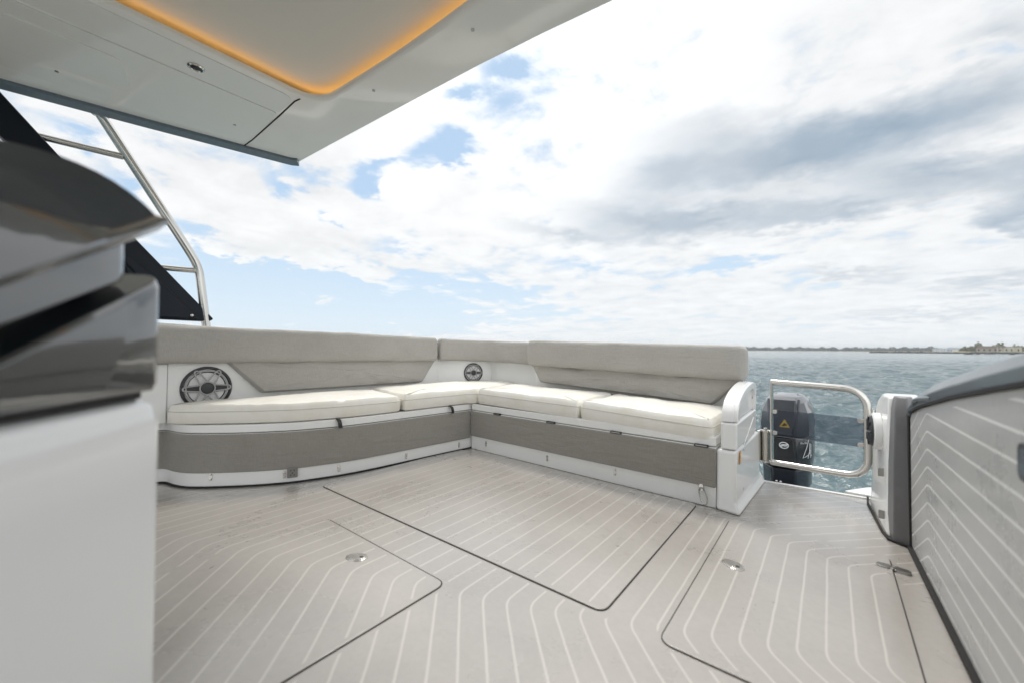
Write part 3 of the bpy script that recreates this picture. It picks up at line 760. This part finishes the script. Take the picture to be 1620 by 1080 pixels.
# ------------------------------------------------------------------ swing gate
g = thing('boarding_gate', (-.30, 2.73, 0), 'stainless tube gate with smoked clear panel between stern bench and side post', 'gate')
ga = Vector((-.262, 2.735, 0)); gb = Vector((.146, 2.655, 0)); gd = (gb - ga).normalized(); gn = Vector((gd.y, -gd.x, 0))
gp = lambda s, z, n=0: ga + gd * s + gn * n + Vector((0, 0, z))
W = (gb - ga).length
pts = fil([gp(0, .568), gp(W, .556), gp(W, .122), gp(0, .108)], [0, .105, .10, 0], 10, False)
bm = BM(); tube(bm, dens(pts, .02, False), .0168, 16); build('frame_tube', bm, M['steel'], g)
bm = BM(); prism(bm, [(-.004, .10), (.004, .10), (.004, .578), (-.004, .578)], lambda a, b, h: gp(a, b, h), -.019, .019); build('end_bar', bm, M['steel'], g, .002)
bm = BM(); prism(bm, [(.006, .262), (W - .016, .268), (W - .016, .412), (.006, .412)], lambda a, b, h: gp(a, b, h), -.003, .003); build('clear_panel', bm, M['acrylic'], g)
for s, z in ((.016, .40), (.016, .28), (W - .026, .40), (W - .026, .28)):
    bm = BM(); prism(bm, superel(.012, .011, 14, .6, s, z), lambda a, b, h: gp(a, b, h), -.008, .008); build('clip', bm, M['steel'], g, .002)
bm = BM(); tube(bm, [gp(-.033, .115), gp(-.033, .275)], .018, 20); build('hinge_barrel', bm, M['steel'], g)
for z in (.108, .282):
    bm = BM(); tube(bm, [gp(-.033, z - .006), gp(-.033, z + .006)], .024, 16); tube(bm, [gp(-.033, z), gp(0, z)], .008, 8)
    if z > .2: tube(bm, [gp(-.033, .285), gp(-.033, .30)], .010, 10)
    build('hinge_lug', bm, M['steel'], g, .001)
bm = BM(); prism(bm, [(-.065, .11), (-.05, .11), (-.05, .285), (-.065, .285)], lambda a, b, h: gp(a, b, h), -.03, .035); build('mount_plate', bm, M['steel'], g, .002)
bm = BM(); tube(bm, [gp(W + .021, .37), gp(W + .021, .46)], .006, 8); build('latch_strike', bm, M['steel'], g)

# ------------------------------------------------------------------ gunwale post right of the gate
gpst = thing('gunwale_post', (.2, 2.4, 0), 'white gunwale end post with grey face and round speaker, right of the gate', 'post')
bm = BM()
secs = []
for z, y0, y1, xo in ((.0015, 2.20, 2.74, .0), (.10, 2.215, 2.72, .006), (.25, 2.225, 2.70, .008), (.42, 2.235, 2.64, .012), (.52, 2.25, 2.54, .02), (.562, 2.27, 2.44, .03)):
    secs.append([(.158 + xo, y1, z), (.150 + xo, y1 - .12, z), (.176 + xo * .5, y0 + .02, z), (.186, y0, z), (.30, y0 - .02, z), (.30, y1, z)])
loft(bm, secs); build('body', bm, M['gel'], gpst, .012, 3)
bm = BM(); loft(bm, [[(.178, 2.232, .001), (.192, 2.176, .001), (.243, 2.150, .001), (.262, 2.22, .001)], [(.183, 2.235, .30), (.196, 2.180, .30), (.240, 2.16, .30), (.262, 2.22, .30)],
                     [(.194, 2.245, .52), (.203, 2.20, .52), (.238, 2.178, .52), (.262, 2.24, .52)], [(.204, 2.265, .567), (.211, 2.225, .567), (.238, 2.205, .567), (.262, 2.26, .567)]])
build('grey_face', bm, M['trimgrey'], gpst, .006, 3)
fr = frame((.163, 2.40, .395), (.06, -1, 0), (0, 0, 1)); fr = frame((.163, 2.40, .395), (.06, -1, .0), (.0, .0, 1))
bm = BM(); lathe(bm, [(.082, -.01), (.080, .014), (.070, .018), (.066, .010)], fr, 40); sp = build('speaker_ring', bm, M['gel'], gpst)
bm = BM(); lathe(bm, [(.070, .0), (.070, .016), (.060, .026), (.03, .030), (.002, .030)], fr, 40)
for k in range(8):
    a = 2 * math.pi * k / 8; tube(bm, [fp(fr)(.012 * math.cos(a), .012 * math.sin(a), .031), fp(fr)(.062 * math.cos(a), .062 * math.sin(a), .028)], .004, 6)
build('grille', bm, M['basket'], sp)
for z in (.05, .225):
    bm = BM(); prism(bm, [(2.278, z), (2.286, z), (2.286, z + .035), (2.278, z + .035)], YZ, .156, .1745); build('latch', bm, M['steeldull'], gpst, .002)
bm = sweep([(.148, 2.74, 0), (.142, 2.62, 0), (.166, 2.26, 0), (.180, 2.17, 0), (.243, 2.135, 0)], [(-.004, .0005), (.004, .0005), (.004, .008), (-.004, .008)], 1, 0); build('base_seal', bm, M['rubber'], gpst)

# ------------------------------------------------------------------ fold-up side terrace (right)
XO = -.013
def shear(o):
    for v in o.data.vertices: v.co.x += XO + (2.13 - v.co.y) * .026
    return o
ts = thing('side_terrace', (.3, 1.0, 0), 'planked light grey fold-up side terrace with slate cap along the right edge', 'terrace')
top = [(2.135, .498), (2.10, .522), (1.95, .557), (1.75, .592), (1.553, .626), (1.242, .672), (1.04, .700), (.6, .745), (.0, .785), (-.8, .81), (-2.4, .815)]
bm = BM(); prism(bm, [(-2.4, .012), (2.135, .012)] + top[0:], YZ, .252, .33); shear(build('plank_panel', bm, M['wallpanel'], ts, .004, 2))
tt = Vector((0, 0, 1)); secs = []
for i, (y, z) in enumerate(top):
    h = .066 if y < 1.9 else .066 * max(.5, (2.35 - y) / .45)
    secs.append([(.246, y, z + .003), (.240, y, z + h * .45), (.252, y, z + h * .85), (.29, y, z + h), (.36, y, z + h * .9), (.40, y, z + h * .4), (.40, y, z - .06), (.331, y, z - .06), (.331, y, z + .003)])
bm = BM(); loft(bm, secs); shear(build('cap_rail', bm, M['cap'], ts, .004, 2))
bm = sweep([(.2485, y, z) for y, z in top[1:]], [(-.004, -.004), (.006, -.004), (.006, .004), (-.004, .004)], 1, 0); shear(build('cap_seal', bm, M['rubber'], ts))
bm = BM(); prism(bm, [(2.136, -.0), (2.146, -.0), (2.170, .51), (2.155, .53), (2.137, .515)], YZ, .247, .33); shear(build('end_seal', bm, M['rubber'], ts, .003))
bm = BM(); prism(bm, [(-2.4, .0005), (2.135, .0005), (2.135, .012), (-2.4, .012)], YZ, .240, .33); shear(build('bottom_seal', bm, M['rubber'], ts))
bm = BM(); tube(bm, fil([(.248, 2.03, .555), (.236, 1.95, .580), (.236, 1.84, .597), (.248, 1.76, .606)], .04, 6, False), .007, 10); shear(build('cap_grip', bm, M['cap'], ts))
bm = BM(); fr = frame((.252, 1.066, .562), (0, -1, 0), (0, 0, 1)); prism(bm, fil([(-.030, -.034), (.03, -.034), (.03, .034), (-.03, .034)], .02, 6), fp(fr), -.002, .012)
lt = shear(build('panel_latch', bm, M['plastic'], ts, .004, 3))
bm = BM(); prism(bm, fil([(-.018, -.022), (.018, -.022), (.018, .022), (-.018, .022)], .012, 5), fp(fr), .011, .0135); shear(build('latch_face', bm, M['cowlgrey'], lt, .001))

# ------------------------------------------------------------------ hardtop
ht = thing('hardtop', (-1.3, -.5, 1.95), 'white hardtop roof with amber lit ceiling recess above the cockpit', 'roof')
CX = -1.30
left = [(-3.0, -1.5), (-2.98, -.6), (-2.95, -.06), (-2.85, .43), (-2.70, 1.10), (-2.67, 1.135)]
aft = [(-2.3, 1.152), (-1.75, 1.180), (-1.15, 1.212), (-.84, 1.238), (-.57, 1.268)]
right = [(.02, 1.30), (.10, 1.25), (.25, .43), (.36, -.06), (.40, -1.5)]
outl = left + aft + right
HZ = 1.95
rec = fil([(-1.957, -1.1), (-1.957, .905), (-1.32, .955), (-.62, .955), (-.62, -1.1)], [.05, .13, .9, .13, .05], 8)
rec_o = [(CX + (x - CX) * 1.03 - .0, -.2 + (y + .2) * 1.035) for x, y in rec]
# underside with a hole, bridged between outline and recess rim
def ring_between(bm, outer, inner, zo, zi):
    """faces between two closed loops matched by angle about a centre"""
    c = Vector((CX, -.1))
    po = dens(outer, .06); pi = dens(inner, .05)
    key = lambda p: math.atan2(p[1] - c.y, p[0] - c.x)
    po.sort(key=key); pi.sort(key=key)
    vo = [bm.verts.new((p[0], p[1], zo)) for p in po]; vi = [bm.verts.new((p[0], p[1], zi)) for p in pi]
    i = j = 0; no, ni = len(vo), len(vi); ko = [key(p) for p in po]; ki = [key(p) for p in pi]
    while i < no or j < ni:
        a = ko[i + 1] if i + 1 < no else (ko[0] + 2 * math.pi if i < no else 99)
        b = ki[j + 1] if j + 1 < ni else (ki[0] + 2 * math.pi if j < ni else 99)
        if (a <= b and i < no) or j >= ni: bm.faces.new((vo[i % no], vo[(i + 1) % no], vi[j % ni])); i += 1
        else: bm.faces.new((vo[i % no], vi[(j + 1) % ni], vi[j % ni])); j += 1
    return vo, vi
bm = BM()
vo, vi = ring_between(bm, outl, rec_o, HZ, HZ)
top_ = [bm.verts.new((CX + (v.co.x - CX) * .985, v.co.y if v.co.y < 0 else v.co.y * .985, HZ + .10)) for v in vo]
n = len(vo)
for i in range(n): bm.faces.new((vo[i], vo[(i + 1) % n], top_[(i + 1) % n], top_[i]))
bm.faces.new(top_)
# rolled lip up into the recess
lip = [vi]
for sc, z in ((.992, .004), (.985, .012), (.983, .022)):
    lip.append([bm.verts.new((CX + (v.co.x - CX) * sc, -.2 + (v.co.y + .2) * sc, HZ + z)) for v in vi])
for a, b in zip(lip, lip[1:]):
    for i in range(len(a)): bm.faces.new((a[i], a[(i + 1) % len(a)], b[(i + 1) % len(a)], b[i]))
build('shell', bm, M['roofgel'], ht, ang=40)
def loop_wall(bm, loop, sc0, z0, sc1, z1):
    L = dens(loop, .05); a = [bm.verts.new((CX + (x - CX) * sc0, -.2 + (y + .2) * sc0, z0)) for x, y in L]; b = [bm.verts.new((CX + (x - CX) * sc1, -.2 + (y + .2) * sc1, z1)) for x, y in L]
    for i in range(len(L)): bm.faces.new((a[i], a[(i + 1) % len(L)], b[(i + 1) % len(L)], b[i]))
bm = BM(); loop_wall(bm, rec, 1.06, HZ + .018, 1.06, HZ + .038); build('light_strip', bm, M['led'], ht)
bm = BM(); prism(bm, [(CX + (x - CX) * 1.075, -.2 + (y + .2) * 1.075) for x, y in rec], XY, HZ + .058, HZ + .085); build('ceiling_panel', bm, M['ceil'], ht)
# removable side panel in the underside, step and seam at its after end
sp_ = [(-2.74, -.60), (-2.235, -.60), (-2.205, -.05), (-2.20, .828), (-2.62, .832), (-2.69, .81), (-2.76, .3)]
bm = BM(); prism(bm, fil(sp_, .03, 4), XY, HZ - .006, HZ + .001); build('side_panel', bm, M['roofgel'], ht, .003)
bm = BM(); prism(bm, fil([(-2.19, -.60), (-2.01, -.60), (-2.005, .79), (-2.03, .825), (-2.19, .828)], .02, 4), XY, HZ - .004, HZ + .001); build('inner_panel', bm, M['roofgel'], ht, .002)
bm = BM(); tube(bm, [(-1.99, .845, HZ - .001), (-2.03, .838, HZ - .001), (-2.2, .842, HZ - .001), (-2.60, .846, HZ - .001), (-2.73, .84, HZ - .001)], .0035, 6); build('panel_seam', bm, M['rubber'], ht)
bm = BM(); prism(bm, fil([(-2.58, -.10), (-2.30, -.06), (-2.295, .27), (-2.56, .33)], .05, 5), XY, HZ - .011, HZ - .004); build('raised_patch', bm, M['roofgel'], ht, .004, 3)
bm = BM(); path = [(x, y, 0) for x, y in left]
bm = sweep(path, [(-.004, HZ - .030), (.046, HZ - .016), (.046, HZ + .03), (-.004, HZ + .03)], 1, 0); build('edge_trim', bm, M['bluegrey'], ht, .003)
fr = frame((-2.11, .469, HZ - .005), (0, 1, 0), (1, 0, 0))
bm = BM(); lathe(bm, [(.030, -.004), (.030, .003), (.024, .006), (.021, .002)], fr, 28); dl = build('downlight', bm, M['steel'], ht)
bm = BM(); lathe(bm, [(.020, -.003), (.020, .003), (.012, .006), (.002, .006)], fr, 24); build('lens', bm, M['plastic'], dl)
for x, y in ((-1.654, 1.03), (-2.492, .724), (-1.042, 1.06), (-2.62, .1)):
    bm = BM(); lathe(bm, [(.007, -.003), (.007, .002), (.004, .003)], frame((x, y, HZ - .001 - (.005 if x < -2.4 else 0)), (0, 1, 0), (1, 0, 0)), 12); build('screw', bm, M['steeldull'], ht)
# raking side leg and dark side window
leg = [(-.36, 2.0), (-.13, 2.0), (-.055, 1.91), (.41, 1.335), (.767, .921), (.745, .905), (.49, .905), (.40, 1.07), (.35, 1.245), (.02, 1.64)]
bm = BM(); prism(bm, leg, YZ, -3.0, -2.945); lg = build('support_leg', bm, M['navy'], ht, .008, 3)
bm = BM(); prism(bm, [(.20, 1.40), (.40, 1.16), (.47, .915), (.69, .915), (.50, 1.13)], YZ, -2.946, -2.930); build('leg_flange', bm, M['navy'], lg, .006, 3)
bm = BM(); lathe(bm, [(.009, -.002), (.008, .003), (.003, .005)], frame((-2.929, .655, .935), (0, 1, 0), (0, 0, 1)), 12); build('bolt', bm, M['steel'], lg)
bm = BM(); prism(bm, [(-1.6, .9), (.48, .92), (.36, 1.22), (.02, 1.62), (-.36, 1.98), (-1.6, 1.98)], YZ, -3.03, -3.0); build('side_window', bm, M['black'], ht)

# ------------------------------------------------------------------ stainless rail frame outside the bench
gr = thing('grab_rail', (-2.95, .5, .9), 'stainless ladder-like rail frame from the side coaming up to the roof', 'rail')
pts = fil([(-2.93, .255, 1.955), (-2.955, .63, 1.335), (-2.96, .69, 1.23), (-2.965, .735, .87)], [0, .05, .08, 0], 6, False)
bm = BM(); tube(bm, dens(pts, .03, False), .0225, 16); build('post', bm, M['steel'], gr)
for a, b in (((-2.99, .02, 1.765), (-2.94, .352, 1.762)), ((-2.99, .28, 1.462), (-2.952, .545, 1.46)), ((-2.99, .50, 1.203), (-2.958, .695, 1.206))):
    bm = BM(); tube(bm, [a, b], .0165, 12); build('rung', bm, M['steel'], gr)
bm = BM(); lathe(bm, [(.034, 0), (.034, .006), (.026, .01)], frame((-2.93, .262, 1.945), (0, 1, 0), (1, 0, 0)), 20); build('top_flange', bm, M['steel'], gr)

# ------------------------------------------------------------------ outboard engine beyond the gate
eg = thing('outboard_engine', (-.27, 3.95, WZ), 'black and grey outboard engine with yellow warning triangle beyond the gate', 'engine')
EX, EY = -.278, 3.66
def esec(z, hw, yf, yb, ch=.45):
    """faceted cowl section: narrow front, broad middle, rounded stern"""
    hw *= 1.08; f = hw * ch
    return [Vector((EX + a, EY + b, z)) for a, b in ((-f, yf), (f, yf), (hw * .84, yf + .09), (hw, yf + .26), (hw * .98, yb - .2), (hw * .7, yb - .04), (-hw * .7, yb - .04), (-hw * .98, yb - .2), (-hw, yf + .26), (-hw * .84, yf + .09))]
bm = BM(); loft(bm, [esec(.105, .168, .0, .80), esec(.18, .172, .0, .80), esec(.27, .162, .02, .77, .5), esec(.345, .135, .07, .70, .55), esec(.385, .105, .14, .60, .6), esec(.392, .07, .2, .5, .6)])
cu = build('upper_cowl', bm, M['cowlgrey'], eg, .003, 2, 14)
bm = BM(); prism(bm, [(EX - .085, .372), (EX + .075, .372), (EX + .068, .20), (EX + .045, .115), (EX - .045, .115), (EX - .068, .20)], lambda a, b, h: (a, EY + h + max(0, b - .2) * .42, b), -.018, .05)
build('face_panel', bm, M['cowlgrey'], cu, .006, 2)
bm = BM(); loft(bm, [esec(-.145, .160, .03, .74), esec(-.05, .168, .012, .79), esec(.06, .166, .012, .80), esec(.10, .160, .03, .78)]); cl_ = build('lower_cowl', bm, M['cowlblack'], eg, .01, 3)
bm = BM(); prism(bm, [(EX - .062, .088), (EX + .062, .088), (EX + .085, -.135), (EX - .085, -.135)], lambda a, b, h: (a, EY + h, b), -.014, .03); build('chin_panel', bm, M['cowlblack'], cl_, .008, 3)
bm = BM(); loft(bm, [esec(-.34, .135, .06, .55), esec(-.30, .150, .04, .65), esec(-.15, .158, .035, .72)]); build('lower_pan', bm, M['cowlnavy'], eg, .012, 3)
bm = BM(); loft(bm, [[(EX - .09, EY + .15, -1.3), (EX + .09, EY + .15, -1.3), (EX + .07, EY + .55, -1.3), (EX - .07, EY + .55, -1.3)], [(EX - .11, EY + .1, -.33), (EX + .11, EY + .1, -.33), (EX + .09, EY + .6, -.33), (EX - .09, EY + .6, -.33)]]); build('midsection', bm, M['cowlnavy'], eg, .02, 3)
bm = BM(); prism(bm, [(EX - .22, -.55), (EX + .22, -.55), (EX + .18, -.36), (EX - .18, -.36)], XZ, 2.97, EY + .25); build('bracket', bm, M['cowlblack'], eg, .02, 3)
ty = EY - .0135
tri = fil([(-.303, .172), (-.235, .172), (-.269, .232)], .006, 3)
slope = lambda a, b, h: (a, EY - .0195 + max(0, b - .2) * .42 + h, b)
bm = BM(); prism(bm, tri, slope, 0, .0035); st = build('warning_sticker', bm, M['yellow'], cu)
bm = BM(); prism(bm, [(-.287, .183), (-.276, .180), (-.262, .186), (-.252, .185), (-.256, .197), (-.264, .199), (-.268, .206), (-.274, .197)], slope, -.0015, .0); build('pictogram', bm, M['cowlblack'], st)
for pts_ in ([(EX + .094, .375), (EX + .094, .30), (EX + .088, .20), (EX + .062, .115)], [(EX - .10, .37), (EX - .098, .30), (EX - .09, .20), (EX - .066, .115)]):
    bm = BM(); tube(bm, [(a, EY + .002 + max(0, b - .2) * .42, b) for a, b in pts_], .009, 8); build('cowl_ridge', bm, M['cowlgrey'], cu)
# round badge: ring with a double swoosh
bc = Vector((EX + .004, EY - .0145, .035)); fr = frame(bc, (1, 0, 0), (0, 0, 1)); f = fp(fr)
bm = BM(); tube(bm, [f(.028 * math.cos(a), .022 * math.sin(a), 0) for a in [2 * math.pi * k / 32 for k in range(32)]], .0035, 8, True)
tube(bm, [f(-.022, -.004, .001), f(-.008, .004, .001), f(.006, .0045, .001), f(.022, .008, .001)], .0042, 6)
tube(bm, [f(-.020, -.012, .001), f(-.006, -.003, .001), f(.008, -.004, .001), f(.022, -.001, .001)], .0036, 6)
build('badge', bm, M['white'], cl_)
# lettering strokes on the flank
fq = Vector((EX + .084 * 1, 0, 0))
def flank(u, z): # along the front-right facet of the lower cowl
    a = Vector((EX + .0807, EY + .012)); b = Vector((EX + .1506, EY + .102)); c = Vector((EX + .1793, EY + .272))
    p = a.lerp(b, min(1, u / .11)) if u < .11 else b.lerp(c, (u - .11) / .17)
    nr = Vector((.81, -.59)); return (p.x + nr.x * .006, p.y + nr.y * .006, z)
bm = BM()
for s in ([(.105, .085), (.085, .02), (.05, -.055), (.07, -.05), (.10, -.035), (.125, -.02)], [(.125, .05), (.11, -.01), (.095, -.06)], [(.13, .0), (.145, -.03), (.165, -.05)], [(.155, .04), (.15, -.02), (.14, -.06)]):
    tube(bm, [flank(*q) for q in s], .0022, 6)
for i in range(5):
    u = .03 + .012 * i; tube(bm, [flank(u, .05 + .006 * (i % 2)), flank(u + .005, .066 - .005 * (i % 3)), flank(u + .009, .05)], .0014, 5)
build('lettering', bm, M['white'], cl_)
bm = BM(); tube(bm, [flank(.06, .135), flank(.13, .142), flank(.22, .146)], .002, 6); build('trim_line', bm, M['red'], cu)
for dx_ in (-.028, -.002):
    bm = BM(); lathe(bm, [(.008, 0), (.008, .008), (.004, .011)], frame((EX + dx_ - .02, EY + .036, -.255), (1, 0, 0), (0, 0, 1)), 12); build('bolt', bm, M['steel'], eg)

# ------------------------------------------------------------------ console in the left foreground
C = Vector((-.791, .137, 0)); S = Vector((.796, -.606, 0)); Nn = Vector((.606, .796, 0))
co = lambda s, n, z: C + S * s + Nn * n + Vector((0, 0, z))
cs = thing('console', co(.4, -.3, 0), 'white console with glossy slate shells and padded dark top in left foreground', 'console')
plan = fil([(-.012, .008), (1.0, .008), (1.0, -.55), (-.012, -.55)], [.035, .05, .05, .05], 8)
bm = BM(); loft(bm, [[co(s, n, 0) for s, n in plan], [co(s, n, .64) for s, n in plan], [co(.006 + s * .988, n * .97 - .006, .667) for s, n in plan], [co(.02 + s * .97, n * .93 - .02, .676) for s, n in plan]])
build('cabinet', bm, M['gel'], cs, ang=50)
zt = lambda s: .845 - .43 * s if s < .6 else .845 - .43 * .6
def shell(name, inset, zb, ztf, m, n0=0.0, s0=0.0, s1=.62, par=None, bev=.006):
    bm = BM(); secs = []
    rr = .035
    for s in [s0 + rr * (k / 8) ** 1.6 for k in range(8)] + [s0 + rr + (s1 - s0 - rr) * k / 10 for k in range(11)]:
        b, t = zb(s), max(ztf(s), zb(s) + .005); q = max(0, rr - (s - s0)); n1_ = n0 - (rr - math.sqrt(max(0, rr * rr - q * q))) + .010
        secs.append([co(s, n1_ - .003, b), co(s, n1_ + .0015, b * .93 + t * .07), co(s, n1_ + .002, (b + t) / 2), co(s, n1_ + .0015, b * .07 + t * .93), co(s, n1_ - .003, t), co(s, -.5, t), co(s, -.5, b)])
    loft(bm, secs); return build(name, bm, m, par or cs, bev, 3)
shell('lower_shell', 0, lambda s: .688, lambda s: .857 - .484 * s, M['conslate'], 0, -.003, .34)
shell('base_gap', 0, lambda s: .677, lambda s: .688, M['rubber'], -.012, .01, .62)
shell('recess', 0, lambda s: .70, lambda s: .91 - .50 * s, M['rubber'], -.05, .05, .36)
shell('mid_shell', 0, lambda s: .863 - .434 * s, lambda s: .921 - .473 * s, M['conslate'], -.022, .035, .45)
# lid: rim, glossy side that deepens towards the camera, padded crown
bm = BM(); secs = []
rimz = lambda s: .945 - .51 * s
edgez = lambda s: max(rimz(s) + .004, .900 - .035 * s)
for s in [0 + .62 * k / 20 for k in range(21)]:
    rim, edge = rimz(s), edgez(s)
    secs.append([co(s, -.004, rim - .022), co(s, .012, rim - .006), co(s, .010, rim), co(s, -.004 - .25 * (edge - rim), edge), co(s, -.5, edge + .02), co(s, -.5, rim - .03)])
loft(bm, secs); build('lid', bm, M['conslate'], cs, .003, 3)
bm = BM(); secs = []
for k in range(25):
    s = .003 + .6 * k / 24; rim, edge = rimz(s), edgez(s)
    n0 = -.004 - .25 * (edge - rim); ring = []
    for j in range(17):
        a = (j / 16) ** 1.5; n_ = n0 - .42 * a
        rise = .104 * (1 - math.exp(-.42 * a / .09))
        ring.append(co(s, n_, edge + rise * (1 - .35 * min(1, s / .5))))
    ring += [co(s, -.44, edge - .02), co(s, n0 - .03, edge - .02)]
    secs.append(ring)
loft(bm, secs); build('padded_top', bm, M['padding'], cs, ang=60)

# ------------------------------------------------------------------ render settings
SC.view_settings.view_transform = 'Standard'; SC.view_settings.look = 'None'; SC.view_settings.gamma = 1
SC.view_settings.exposure = 0.17
SC.cycles.use_denoising = True
SC.cycles.max_bounces = 8; SC.cycles.diffuse_bounces = 4
